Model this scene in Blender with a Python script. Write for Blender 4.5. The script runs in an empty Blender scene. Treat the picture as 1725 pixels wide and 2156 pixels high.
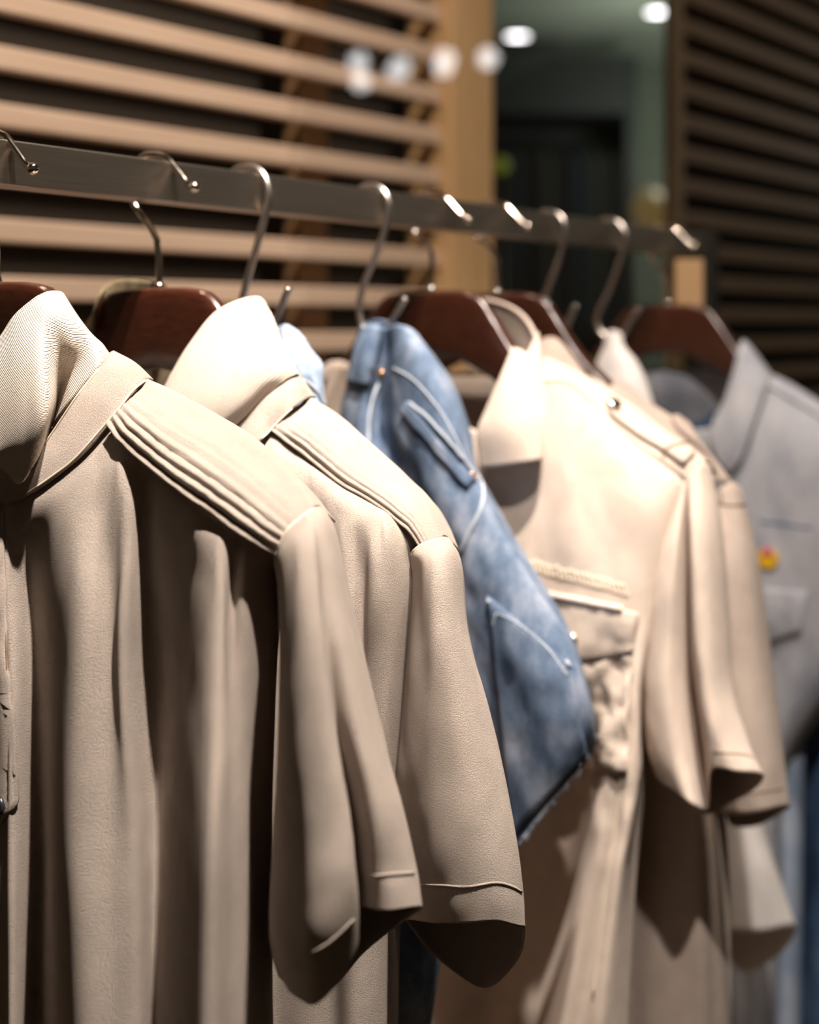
import bpy, bmesh, math, random
from mathutils import Vector, Matrix, noise
from mathutils.bvhtree import BVHTree
random.seed(7)
# ------------------------------------------------------------------ camera, world, lights
FP, CX, HY, H = 2994.0, 862.5, 690.0, 1.35          # focal length / centre / horizon in photo pixels, eye height
VPX, Y0 = 2950.0, 0.945                              # the clothes rail runs to this vanishing point
sc = bpy.context.scene
COL = sc.collection
cam = bpy.data.cameras.new('camera'); camo = bpy.data.objects.new('camera', cam); COL.objects.link(camo)
camo.location = (0, 0, H); camo.rotation_euler = (math.pi/2, 0, 0)
cam.sensor_fit = 'VERTICAL'; cam.sensor_height = 36.0; cam.lens = FP/2156*36
cam.shift_y = -(1078-HY)/2156
cam.clip_start = 0.02
cam.dof.use_dof = True; cam.dof.focus_distance = 0.895; cam.dof.aperture_fstop = 3.3
sc.camera = camo
sc.view_settings.view_transform = 'Standard'; sc.view_settings.look = 'None'
sc.view_settings.gamma = 1.0; sc.view_settings.use_curve_mapping = False
sc.view_settings.exposure = 0.0
U = Vector((VPX-CX, FP, 0)).normalized()             # along the rail, away from the camera
D = Vector((U.y, -U.x, 0))                           # out of the rail, towards the aisle
A0 = Vector(((0-CX)/FP*Y0, Y0, H))
def R(t, s, z): return A0 + U*t + D*s + Vector((0, 0, z))
w = bpy.data.worlds.new('world'); sc.world = w; w.use_nodes = True
w.node_tree.nodes['Background'].inputs[0].default_value = (1.0, 0.72, 0.45, 1)
w.node_tree.nodes['Background'].inputs[1].default_value = 0.04
def spot(name, pos, aim, power, angle, blend, radius, col=(1, .86, .70)):
    l = bpy.data.lights.new(name, 'SPOT'); l.energy = power; l.spot_size = math.radians(angle); l.spot_blend = blend
    l.shadow_soft_size = radius; l.color = col
    o = bpy.data.objects.new(name, l); COL.objects.link(o); o.location = pos
    o.rotation_euler = (aim-pos).to_track_quat('-Z', 'Y').to_euler(); return o
spot('key_spot_near', R(-.20, .80, 2.12), R(.08, .1, -.20), 690, 27, .5, .03, (1, .89, .78))
spot('key_spot_far', R(-.80, 1.05, 2.00), R(.86, .08, -.25), 235, 30, .5, .03, (1, .89, .80))
spot('wall_fill_far', R(2.0, .60, 1.90), R(2.5, -.6, .15), 10, 70, .9, .05, (1, .84, .70))  # added fill with no fitting behind it, lifts the too dark right slats
spot('wall_spot', R(.35, .55, 1.75), R(.45, -.6, .10), 215, 84, .9, .05, (1, .85, .72))
for xx, yy in ((1.2, 6.2), (2.2, 7.2), (3.4, 5.4)):  # unseen fill points added to brighten the shop and its ceiling
    l = bpy.data.lights.new('shop_fill', 'POINT'); l.energy = 11; l.color = (.92, 1, .88); l.shadow_soft_size = .08
    o = bpy.data.objects.new('shop_fill', l); COL.objects.link(o); o.location = (xx, yy, 2.25)

# ------------------------------------------------------------------ helpers
def ray(px, py): return Vector(((px-CX)/FP, 1.0, (HY-py)/FP))
class Plane:                                          # vertical plane square to the rail, through the rail at photo column ref
    def __init__(s, ref):
        Y = Y0*VPX/(VPX-ref); s.A = Vector(((ref-CX)/FP*Y, Y, H)); s.k = s.A.dot(U)
    def P(s, px, py, n=0.0):
        r = ray(px, py); Y = (s.k-n)/(r.x*U.x+r.y*U.y)
        return Vector((r.x*Y, Y, H+r.z*Y))
    def Q(s, a, z, n=0.0): return s.A + D*a - U*n + Vector((0, 0, z))
    def snz(s, p): q = p-s.A; return q.dot(D), q.z, -q.dot(U)
def cr(a, b, c, d, t):
    return ((b*2) + (c-a)*t + (a*2-b*5+c*4-d)*t*t + (b*3-a-c*3+d)*t*t*t)*0.5
def spl(pts, k, closed=False):
    n = len(pts); out = []
    for i in range(n if closed else n-1):
        if closed: a, b, c, d = pts[i-1], pts[i], pts[(i+1) % n], pts[(i+2) % n]
        else:
            b, c = pts[i], pts[i+1]
            a = pts[i-1] if i > 0 else b*2-c
            d = pts[i+2] if i+2 < n else c*2-b
        for j in range(k): out.append(cr(a, b, c, d, j/k))
    if not closed: out.append(pts[-1].copy())
    return out
def gridpts(rows, ku, kv, closed=False):
    fine = [spl(r, ku, closed) for r in rows]
    cols = [spl([fr[i] for fr in fine], kv) for i in range(len(fine[0]))]
    return [[cols[i][j] for i in range(len(cols))] for j in range(len(cols[0]))]
def wr(p, amp, f, seed=0.0, zf=.55):                          # crumple noise
    q = Vector((p.x*f+seed, p.y*f-seed*.7, p.z*f*zf+seed*1.3))
    return amp*(noise.noise(q)+.5*noise.noise(q*2.3))
class MB:
    def __init__(s): s.v = []; s.f = []
    def grid(s, g, closed=False, flip=False):
        b = len(s.v); nr, nc = len(g), len(g[0])
        for r in g: s.v += [p.copy() for p in r]
        for j in range(nr-1):
            for i in range(nc if closed else nc-1):
                i2 = (i+1) % nc
                q = (b+j*nc+i, b+j*nc+i2, b+(j+1)*nc+i2, b+(j+1)*nc+i)
                s.f.append(q[::-1] if flip else q)
        return s
    def tube(s, pts, r, seg=10, cap=True):
        g = []; N = len(pts); up = None
        for i, p in enumerate(pts):
            t = (pts[min(i+1, N-1)]-pts[max(i-1, 0)])
            t = t.normalized() if t.length > 1e-9 else Vector((0, 0, 1))
            if up is None: up = t.orthogonal().normalized()
            up = (up-t*up.dot(t)).normalized(); v = t.cross(up)
            rr = r[i] if isinstance(r, list) else r
            g.append([p+(up*math.cos(a)+v*math.sin(a))*rr for a in [2*math.pi*k/seg for k in range(seg)]])
        b = len(s.v); s.grid(g, True)
        if cap:
            s.f.append(tuple(range(b+seg-1, b-1, -1))); e = b+(N-1)*seg; s.f.append(tuple(range(e, e+seg)))
        return s
    def ball(s, c, r, seg=16, sq=(1, 1, 1)):
        g = []
        for j in range(seg//2+1):
            th = math.pi*j/(seg//2)
            g.append([c+Vector((r*sq[0]*math.sin(th)*math.cos(2*math.pi*i/seg), r*sq[1]*math.sin(th)*math.sin(2*math.pi*i/seg), r*sq[2]*math.cos(th))) for i in range(seg)])
        return s.grid(g, True)
    def box(s, o, ax, ay, az):                        # corner o and three edge vectors
        b = len(s.v); s.v += [o, o+ax, o+ax+ay, o+ay, o+az, o+ax+az, o+ax+ay+az, o+ay+az]
        s.f += [tuple(b+i for i in q) for q in ((0, 3, 2, 1), (4, 5, 6, 7), (0, 1, 5, 4), (1, 2, 6, 5), (2, 3, 7, 6), (3, 0, 4, 7))]
        return s
    def disc(s, c, nrm, r, th, seg=20, dome=0.0):     # button / rivet: a turned disc
        nrm = nrm.normalized(); a = nrm.orthogonal().normalized(); b = nrm.cross(a)
        prof = [(0, 0), (1, 0), (1.05, .3), (1.0, .8), (.86, 1.0), (.7, .85+dome*.5), (.35, .8+dome), (0.01, .8+dome)]
        g = [[c+nrm*(th*z)+(a*math.cos(2*math.pi*i/seg)+b*math.sin(2*math.pi*i/seg))*(r*q) for i in range(seg)] for q, z in prof]
        return s.grid(g, True)
    def tree(s): return BVHTree.FromPolygons(s.v, s.f)
def put(name, mb, mat, parent=None, solid=0.0, off=0.0, bevel=0.0, sub=0, smooth=True):
    loc = Vector((0, 0, 0))
    if parent is not None:
        q = parent
        while q is not None: loc += q.location; q = q.parent
    else:
        mn = [min(v[i] for v in mb.v) for i in range(3)]; mx = [max(v[i] for v in mb.v) for i in range(3)]
        loc = Vector(((mn[0]+mx[0])/2, (mn[1]+mx[1])/2, mn[2]))
    me = bpy.data.meshes.new(name); me.from_pydata([tuple(v-loc) for v in mb.v], [], mb.f); me.validate()
    bm = bmesh.new(); bm.from_mesh(me); bmesh.ops.recalc_face_normals(bm, faces=bm.faces); bm.to_mesh(me); bm.free()
    if smooth: me.polygons.foreach_set('use_smooth', [True]*len(me.polygons))
    me.materials.append(mat); o = bpy.data.objects.new(name, me); COL.objects.link(o)
    if parent is None: o.location = loc
    else: o.parent = parent
    if bevel:
        m = o.modifiers.new('bevel', 'BEVEL'); m.width = bevel; m.segments = 3; m.limit_method = 'ANGLE'
    if solid:
        m = o.modifiers.new('thick', 'SOLIDIFY'); m.thickness = solid; m.offset = off
    if sub:
        m = o.modifiers.new('sub', 'SUBSURF'); m.levels = m.render_levels = sub
    return o
def tag(o, label, cat, group=None):
    o['label'] = label; o['category'] = cat
    if group: o['group'] = group
    return o
def thing(name, label, cat, loc, group=None):
    o = bpy.data.objects.new(name, None); COL.objects.link(o); o.location = loc; o.empty_display_size = .02
    return tag(o, label, cat, group)
def struct(name, mb, mat, parent=None, **k):
    o = put(name, mb, mat, parent, **k)
    if parent is None: o['kind'] = 'structure'
    return o
def hit(bvh, px, py, lift=0.0):
    r = ray(px, py).normalized(); o = Vector((0, 0, H)); p, n, i, d = bvh.ray_cast(o, r)
    if p is None: return None, None
    if n.dot(r) > 0: n = -n
    return p+n*lift, n
def trace(bvh, pts, step=6.0, lift=0.0):              # lay a seam on a cloth surface
    v = spl([Vector((a, b, 0)) for a, b in pts], 12); out = []; last = None
    for q in v:
        if last is not None and (q-last).length < step: continue
        p, n = hit(bvh, q.x, q.y, lift)
        if p is not None: 
            if out and (p-out[-1]).length > .05: continue
            out.append(p); last = q
    return out

# ------------------------------------------------------------------ materials
def mat(name):
    m = bpy.data.materials.new(name); m.use_nodes = True
    return m, m.node_tree.nodes, m.node_tree.links, m.node_tree.nodes['Principled BSDF']
def nd(ns, kind, **kw):
    n = ns.new(kind)
    for k, v in kw.items():
        if k in n.inputs: n.inputs[k].default_value = v
        else: setattr(n, k, v)
    return n
def ramp(ns, stops):
    r = ns.new('ShaderNodeValToRGB'); e = r.color_ramp.elements
    while len(e) < len(stops): e.new(.5)
    for i, (p, c) in enumerate(stops): e[i].position = p; e[i].color = (*c, 1)
    return r
def cloth(name, c, vary=.06, fine=1500.0, bump=.5, weave=0.0, rough=.92, dist=.0022):
    m, ns, ln, b = mat(name)
    tc = ns.new('ShaderNodeTexCoord')
    n1 = nd(ns, 'ShaderNodeTexNoise', Scale=fine, Detail=5.0, Roughness=.7)
    n2 = nd(ns, 'ShaderNodeTexNoise', Scale=55.0, Detail=4.0)
    ln.new(tc.outputs['Object'], n1.inputs['Vector']); ln.new(tc.outputs['Object'], n2.inputs['Vector'])
    lo = tuple(x*(1-vary*1.6) for x in c); hi = tuple(min(1, x*(1+vary)) for x in c)
    r = ramp(ns, [(.3, lo), (.7, hi)]); ln.new(n2.outputs[0], r.inputs[0])
    ln.new(r.outputs[0], b.inputs['Base Color'])
    bp = nd(ns, 'ShaderNodeBump', Strength=bump, Distance=dist)
    src = n1.outputs[0]
    if weave:
        mp = nd(ns, 'ShaderNodeMapping'); mp.inputs['Rotation'].default_value = (.5, .9, .6)
        ln.new(tc.outputs['Object'], mp.inputs['Vector'])
        w1 = nd(ns, 'ShaderNodeTexWave', Scale=weave); w1.bands_direction = 'X'
        w2 = nd(ns, 'ShaderNodeTexWave', Scale=weave); w2.bands_direction = 'Z'
        for x in (w1, w2): ln.new(mp.outputs[0], x.inputs['Vector'])
        a = nd(ns, 'ShaderNodeMath', operation='MULTIPLY'); ln.new(w1.outputs[1], a.inputs[0]); ln.new(w2.outputs[1], a.inputs[1])
        a2 = nd(ns, 'ShaderNodeMath', operation='ADD'); ln.new(a.outputs[0], a2.inputs[0])
        a3 = nd(ns, 'ShaderNodeMath', operation='MULTIPLY'); a3.inputs[1].default_value = .4; ln.new(n1.outputs[0], a3.inputs[0]); ln.new(a3.outputs[0], a2.inputs[1]); src = a2.outputs[0]
    ln.new(src, bp.inputs['Height']); ln.new(bp.outputs[0], b.inputs['Normal'])
    b.inputs['Roughness'].default_value = rough; b.inputs['Specular IOR Level'].default_value = .15
    b.inputs['Sheen Weight'].default_value = .08; b.inputs['Sheen Roughness'].default_value = .5
    return m
def denim(name, dark, mid, pale, fade=.5, scale=9.0):
    m, ns, ln, b = mat(name); tc = ns.new('ShaderNodeTexCoord')
    n1 = nd(ns, 'ShaderNodeTexNoise', Scale=scale, Detail=6.0, Roughness=.6); n2 = nd(ns, 'ShaderNodeTexNoise', Scale=700.0, Detail=2.0)
    mp = nd(ns, 'ShaderNodeMapping'); mp.inputs['Scale'].default_value = (1.6, 1.6, .8)
    ln.new(tc.outputs['Object'], mp.inputs['Vector']); ln.new(mp.outputs[0], n1.inputs['Vector']); ln.new(tc.outputs['Object'], n2.inputs['Vector'])
    r = ramp(ns, [(fade-.2, dark), (fade, mid), (fade+.22, pale)]); ln.new(n1.outputs[0], r.inputs[0])
    mx = nd(ns, 'ShaderNodeMix', data_type='RGBA', blend_type='OVERLAY'); mx.inputs['Factor'].default_value = .35
    ln.new(r.outputs[0], mx.inputs[6]); ln.new(n2.outputs[0], mx.inputs[7]); ln.new(mx.outputs[2], b.inputs['Base Color'])
    bp = nd(ns, 'ShaderNodeBump', Strength=.45, Distance=.0006); ln.new(n2.outputs[0], bp.inputs['Height']); ln.new(bp.outputs[0], b.inputs['Normal'])
    b.inputs['Roughness'].default_value = .9; b.inputs['Specular IOR Level'].default_value = .2
    return m
def plain(name, c, rough=.6, metal=0.0, emit=None, strength=0.0, coat=0.0):
    m, ns, ln, b = mat(name)
    b.inputs['Base Color'].default_value = (*c, 1); b.inputs['Roughness'].default_value = rough; b.inputs['Metallic'].default_value = metal
    b.inputs['Coat Weight'].default_value = coat
    if emit: b.inputs['Emission Color'].default_value = (*emit, 1); b.inputs['Emission Strength'].default_value = strength
    return m
def wood(name, c1, c2, scale, rough=.5, coat=0.0, stretch=(1, 1, 12)):
    m, ns, ln, b = mat(name); tc = ns.new('ShaderNodeTexCoord'); mp = ns.new('ShaderNodeMapping'); mp.inputs['Scale'].default_value = stretch
    n = nd(ns, 'ShaderNodeTexNoise', Scale=scale, Detail=5.0); ln.new(tc.outputs['Object'], mp.inputs[0]); ln.new(mp.outputs[0], n.inputs['Vector'])
    r = ramp(ns, [(.3, c1), (.7, c2)]); ln.new(n.outputs[0], r.inputs[0]); ln.new(r.outputs[0], b.inputs['Base Color'])
    b.inputs['Roughness'].default_value = rough; b.inputs['Coat Weight'].default_value = coat; b.inputs['Coat Roughness'].default_value = .18
    return m
def brushed(name, c, rough):
    m, ns, ln, b = mat(name); tc = ns.new('ShaderNodeTexCoord'); mp = ns.new('ShaderNodeMapping')
    mp.inputs['Rotation'].default_value = (0, 0, -math.atan2(U.y, U.x)); mp.inputs['Scale'].default_value = (14, 14, 1600)
    n = nd(ns, 'ShaderNodeTexNoise', Scale=1.0, Detail=3.0)
    mp0 = ns.new('ShaderNodeMapping'); mp0.inputs['Rotation'].default_value = (0, 0, -math.atan2(U.y, U.x))
    ln.new(tc.outputs['Object'], mp0.inputs[0]); mp.inputs['Rotation'].default_value = (0, 0, 0); ln.new(mp0.outputs[0], mp.inputs[0]); ln.new(mp.outputs[0], n.inputs['Vector'])
    r = ramp(ns, [(.3, tuple(x*.75 for x in c)), (.7, c)]); ln.new(n.outputs[0], r.inputs[0]); ln.new(r.outputs[0], b.inputs['Base Color'])
    bp = nd(ns, 'ShaderNodeBump', Strength=.25, Distance=.0003); ln.new(n.outputs[0], bp.inputs['Height']); ln.new(bp.outputs[0], b.inputs['Normal'])
    b.inputs['Metallic'].default_value = 1; b.inputs['Roughness'].default_value = rough
    return m
JERSEY = cloth('beige jersey', (.645, .543, .472), .05, 1150, 1.0)
PIQUE = cloth('beige pique', (.67, .58, .50), .03, 900, .6, weave=260)
KHAKI = cloth('khaki twill', (.60, .498, .425), .05, 1100, .45)
KHAKI2 = cloth('light khaki twill', (.62, .515, .445), .05, 1100, .45)
THREAD = cloth('beige thread', (.68, .58, .46), .02, 2500, .3)
BROWNTHREAD = cloth('brown thread', (.20, .13, .07), .05, 2500, .3)
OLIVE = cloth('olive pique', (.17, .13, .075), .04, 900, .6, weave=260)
WHITE = cloth('white cotton', (.82, .78, .76), .02, 1300, .3)
DENIM = denim('mid blue denim', (.035, .055, .10), (.10, .14, .21), (.29, .32, .39), .48, 16)
DENIMP = denim('pale blue denim', (.22, .30, .44), (.34, .42, .55), (.50, .55, .63), .5, 14)
DENIMG = denim('grey blue denim', (.26, .28, .33), (.38, .39, .43), (.50, .50, .52), .5, 12)
DENIMD = denim('dark blue denim', (.02, .04, .09), (.05, .10, .20), (.12, .2, .33), .5, 10)
DTHREAD = cloth('pale denim thread', (.36, .40, .46), .05, 1800, .4)
MAHOG = wood('mahogany lacquer', (.030, .0075, .0035), (.052, .014, .006), 25, .30, .6, (3, 3, 14))
SLAT = wood('oak slat', (.57, .41, .30), (.66, .50, .375), 5, .55, .1, (1, 1, 14))
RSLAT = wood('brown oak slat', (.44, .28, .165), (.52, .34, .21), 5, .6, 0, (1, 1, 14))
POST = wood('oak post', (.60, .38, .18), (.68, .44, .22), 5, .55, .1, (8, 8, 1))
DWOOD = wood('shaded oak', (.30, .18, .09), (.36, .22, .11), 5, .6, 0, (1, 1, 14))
CHROME = plain('polished nickel', (.78, .70, .62), .12, 1)
STEEL = brushed('brushed steel bar', (.55, .48, .40), .32)
WIRE = plain('satin steel wire', (.55, .51, .47), .30, 1)
COPPER = plain('copper rivet', (.75, .45, .25), .25, 1)
SNAP = plain('silver snap', (.8, .76, .68), .15, 1)
DARKB = plain('dark button', (.02, .02, .03), .3)
BLACKM = plain('dark steel', (.03, .026, .022), .45, .6)

# ------------------------------------------------------------------ room
UW = Vector((3150-CX, FP, 0)).normalized(); DW = Vector((UW.y, -UW.x, 0))   # the slatted wall turns a little from the rail
def wallpt(px, w, z):                                 # point on a plane parallel to the rail, w behind it, seen at photo column px
    rx = (px-CX)/FP; W = A0-DW*w; k = W.dot(DW); Y = k/(rx*DW.x+DW.y); return Vector((rx*Y, Y, z))
WW = .55
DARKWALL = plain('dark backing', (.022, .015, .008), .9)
FLOORM = wood('floor boards', (.10, .07, .045), (.16, .11, .07), 3, .5, 0, (1, 10, 1))
GREYG = plain('grey green paint', (.30, .34, .27), .9)
CEILM = plain('ceiling paint', (.42, .46, .38), .9)
struct('floor', MB().box(Vector((-5, -3, -.1)), Vector((14, 0, 0)), Vector((0, 14, 0)), Vector((0, 0, .1))), FLOORM, smooth=False)
struct('ceiling', MB().box(Vector((-5, -3, 3.80)), Vector((14, 0, 0)), Vector((0, 7.3, 0)), Vector((0, 0, .1))).box(Vector((-5, 4.3, 2.80)), Vector((14, 0, 0)), Vector((0, 4, 0)), Vector((0, 0, 1.1))), CEILM, smooth=False)
struct('wall_back', MB().box(Vector((-5, 8.2, 0)), Vector((14, 0, 0)), Vector((0, .1, 0)), Vector((0, 0, 2.8))), GREYG, smooth=False)
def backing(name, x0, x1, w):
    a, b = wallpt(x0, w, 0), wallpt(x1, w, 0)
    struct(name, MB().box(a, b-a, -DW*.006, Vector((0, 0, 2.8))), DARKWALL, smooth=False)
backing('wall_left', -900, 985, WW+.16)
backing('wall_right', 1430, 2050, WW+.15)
def screen(px0, px1, zspace, zh, zoff, label, slm, posts, battens):
    a, b = wallpt(px0, WW, 0), wallpt(px1, WW, 0); t = thing('slat_screen', label, 'screen', a)
    m = MB(); k = 0
    z = zoff
    while z > .05: z -= zspace
    while z < 2.75:
        m.box(Vector((a.x, a.y, z)), b-a, -DW*.018, Vector((0, 0, zh))); z += zspace
    put('slat_panel', m, slm, t, bevel=.003, smooth=False)
    for p0, p1, mm in posts:
        q, r = wallpt(p0, WW-.02, 0), wallpt(p1, WW-.02, 0)
        put('frame_post', MB().box(q, r-q, -DW*(.09 if p0 < 1400 else .02), Vector((0, 0, 2.8))), mm, t, bevel=.004, smooth=False)
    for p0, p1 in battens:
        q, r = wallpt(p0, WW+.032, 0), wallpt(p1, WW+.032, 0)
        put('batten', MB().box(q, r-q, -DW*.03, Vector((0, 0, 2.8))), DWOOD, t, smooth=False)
    return t
Yw0 = wallpt(0, WW, 0).y
SP = 121.5/FP*Yw0
screen(-800, 950, SP, SP*.42, H+(HY-145)/FP*Yw0-SP*8, 'wide screen of pale oak slats on the left, behind the rail', SLAT, [(950, 1040, POST)], [(632, 690), (-330, -280)])
Y1 = wallpt(1445, WW, 0).y/FP
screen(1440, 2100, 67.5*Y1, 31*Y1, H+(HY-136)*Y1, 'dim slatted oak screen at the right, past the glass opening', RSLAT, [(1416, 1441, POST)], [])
# glass in front of the screen and the opening
gm, ns, ln, b = mat('window glass'); ns.remove(b)
tr = ns.new('ShaderNodeBsdfTransparent'); gl = ns.new('ShaderNodeBsdfGlossy'); gl.inputs['Roughness'].default_value = 0.0
fr = nd(ns, 'ShaderNodeFresnel', IOR=1.5); ge = ns.new('ShaderNodeNewGeometry'); mm = nd(ns, 'ShaderNodeMath', operation='MULTIPLY_ADD'); mm.inputs[1].default_value = -.8333; mm.inputs[2].default_value = 1.5
ln.new(ge.outputs['Backfacing'], mm.inputs[0]); ln.new(mm.outputs[0], fr.inputs['IOR'])
mxs = ns.new('ShaderNodeMixShader'); out = ns['Material Output']
ln.new(fr.outputs[0], mxs.inputs[0]); ln.new(tr.outputs[0], mxs.inputs[1]); ln.new(gl.outputs[0], mxs.inputs[2]); ln.new(mxs.outputs[0], out.inputs['Surface'])
a, b = wallpt(640, WW-.045, 0), wallpt(1425, WW-.045, 0)
struct('window_1', MB().box(Vector((a.x, a.y, .02)), b-a, DW*.006, Vector((0, 0, 2.76))), gm, smooth=False)
# shop beyond the opening
LAMPM = plain('lamp face', (1, 1, 1), .5, 0, (1, .95, .98), 9.0)
def downlight(px, py, label):
    Y = FP*(2.80-H)/(HY-py); c = Vector(((px-CX)/FP*Y, Y, 2.80))
    t = thing('ceiling_downlight', label, 'ceiling light', c+Vector((0, 0, -.012)), 'downlights in the shop behind the glass')
    put('diffuser', MB().disc(c, Vector((0, 0, -1)), .055, .008), LAMPM, t)
    g = [[c+Vector((r*math.cos(a), r*math.sin(a), z)) for a in [math.pi*2*i/24 for i in range(24)]] for r, z in ((.058, 0), (.075, 0), (.075, -.01), (.058, -.012), (.058, 0))]
    put('rim', MB().grid(g, True), GREYG, t)
downlight(1090, 73, 'left round white downlight on the shop ceiling behind the glass')
downlight(1387, 22, 'right round white downlight near the top, beside the right slatted screen')
CAB = plain('dark cabinet', (.018, .022, .02), .6)
def fp(px, py, Y): r = ray(px, py); return Vector((r.x*Y, Y, H+r.z*Y))
t = thing('display_cabinet', 'tall dark open display cabinet standing in the shop behind the glass', 'cabinet', Vector((fp(1180, 690, 7).x, 7, 0)))
x0, x1 = fp(1000, 0, 7).x, fp(1335, 0, 7).x; zt = fp(0, 125, 7).z
put('back_panel', MB().box(Vector((x0, 7.5, 0)), Vector((x1-x0, 0, 0)), Vector((0, .03, 0)), Vector((0, 0, zt))), CAB, t, smooth=False)
put('top_panel', MB().box(Vector((x0, 6.9, zt-.28)), Vector((x1-x0, 0, 0)), Vector((0, .6, 0)), Vector((0, 0, .28))), CAB, t, smooth=False)
for xx in (x0, x1-.05): put('side_panel', MB().box(Vector((xx, 6.9, 0)), Vector((.05, 0, 0)), Vector((0, .6, 0)), Vector((0, 0, zt-.28))), CAB, t, smooth=False)
rl = put('clothes_bar', MB().tube([Vector((x0+.05, 7.2, fp(0, 300, 7.2).z)), Vector((x1-.05, 7.2, fp(0, 300, 7.2).z))], .015), BLACKM, t)
cc = [(.012, .025, .04), (.02, .035, .05), (.008, .012, .018), (.05, .06, .05), (.012, .02, .03), (.02, .05, .07), (.06, .07, .06), (.03, .04, .05)]
places = ['first', 'second', 'third', 'fourth', 'fifth', 'sixth', 'seventh', 'eighth']
for i, c in enumerate(cc):
    px = 1048+i*33; p = fp(px, 310, 7.2); rows = []
    for z, ww, dd in ((0, .02, .02), (-.05, .028, .04), (-.12, .036, .10), (-.5, .034, .11), (-1.0, .034, .12)):
        rows.append([p+Vector((ww*math.cos(a)*(1+.1*math.sin(5*a)), dd*math.sin(a)*1.6, z)) for a in [2*math.pi*k/16 for k in range(16)]])
    mb = MB().grid(gridpts(rows, 2, 4, True), True)
    tag(put('dark_coat', mb, cloth('dark coat %d' % i, c), None, solid=.003), '%s dark coat from the left on the bar of the shop cabinet' % places[i], 'coat', 'dark coats in the shop cabinet')
# small lamps out there
def bulb(px, py, Y, r, c, s, label, name='table_lamp'):
    p = fp(px, py, Y); t = thing(name, label, 'lamp', Vector((p.x, p.y, 0)))
    put('bulb', MB().ball(p, r), plain('glow %d' % px, tuple(x*.08 for x in c), .5, 0, c, s), t)
    put('stand', MB().tube([p+Vector((0, 0, -r*.9)), Vector((p.x, p.y, .02))], .012), BLACKM, t)
    put('base', MB().disc(Vector((p.x, p.y, 0)), Vector((0, 0, 1)), .1, .02), BLACKM, t)
bulb(1056, 348, 6.3, .035, (.30, .36, .02), .3, 'small green glowing lamp beside the oak frame post', 'indicator_lamp')
bulb(1374, 440, 6.2, .09, (.9, .6, .2), .14, 'warm amber floor lamp glowing left of the right oak post', 'floor_lamp')

# ceiling spots in the aisle, seen mirrored in the glass
kW = (A0-DW*(WW-.051)).dot(DW)
SPOTM = plain('spot face', (1, 1, 1), .5, 0, (1, .97, .95), 8.0)
for i, (px, py) in enumerate([(757, 130), (762, 172), (846, 140), (838, 148), (940, 124), (936, 140), (1030, 122)]):
    v = fp(px, py, FP*1.36/(HY-py)); real = v - DW*(2*(v.dot(DW)-kW))
    t = thing('track_spotlight', 'small round aisle spotlight mirrored in the glass, %s from the left' % places[i], 'ceiling light', Vector((real.x, real.y, real.z)), 'aisle spotlights mirrored in the glass')
    put('lamp_face', MB().ball(real, .050, 12), SPOTM, t)
    put('stem', MB().tube([real+Vector((0, 0, .03)), Vector((real.x, real.y, 3.80 if real.y < 4.25 else 2.80))], .008), BLACKM, t)

# ------------------------------------------------------------------ clothes rail
ZT, ZB, BW = (HY-291.7)/FP*Y0, (HY-388.0)/FP*Y0, .026
tE = 1.175
rail = thing('clothes_rail', 'flat brushed steel clothes rail carrying the hangers', 'clothes rail', R(tE, -.013, -H))
put('bar', MB().box(R(-.9, 0, ZB), U*(tE+.9), -D*BW, Vector((0, 0, ZT-ZB))), STEEL, rail, bevel=.0012, smooth=False)
for tt in (tE, -.93): put('upright', MB().box(R(tt, .004, -H), U*.03, -D*.034, Vector((0, 0, H+ZT+.003))), BLACKM, rail, bevel=.002, smooth=False)

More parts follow.
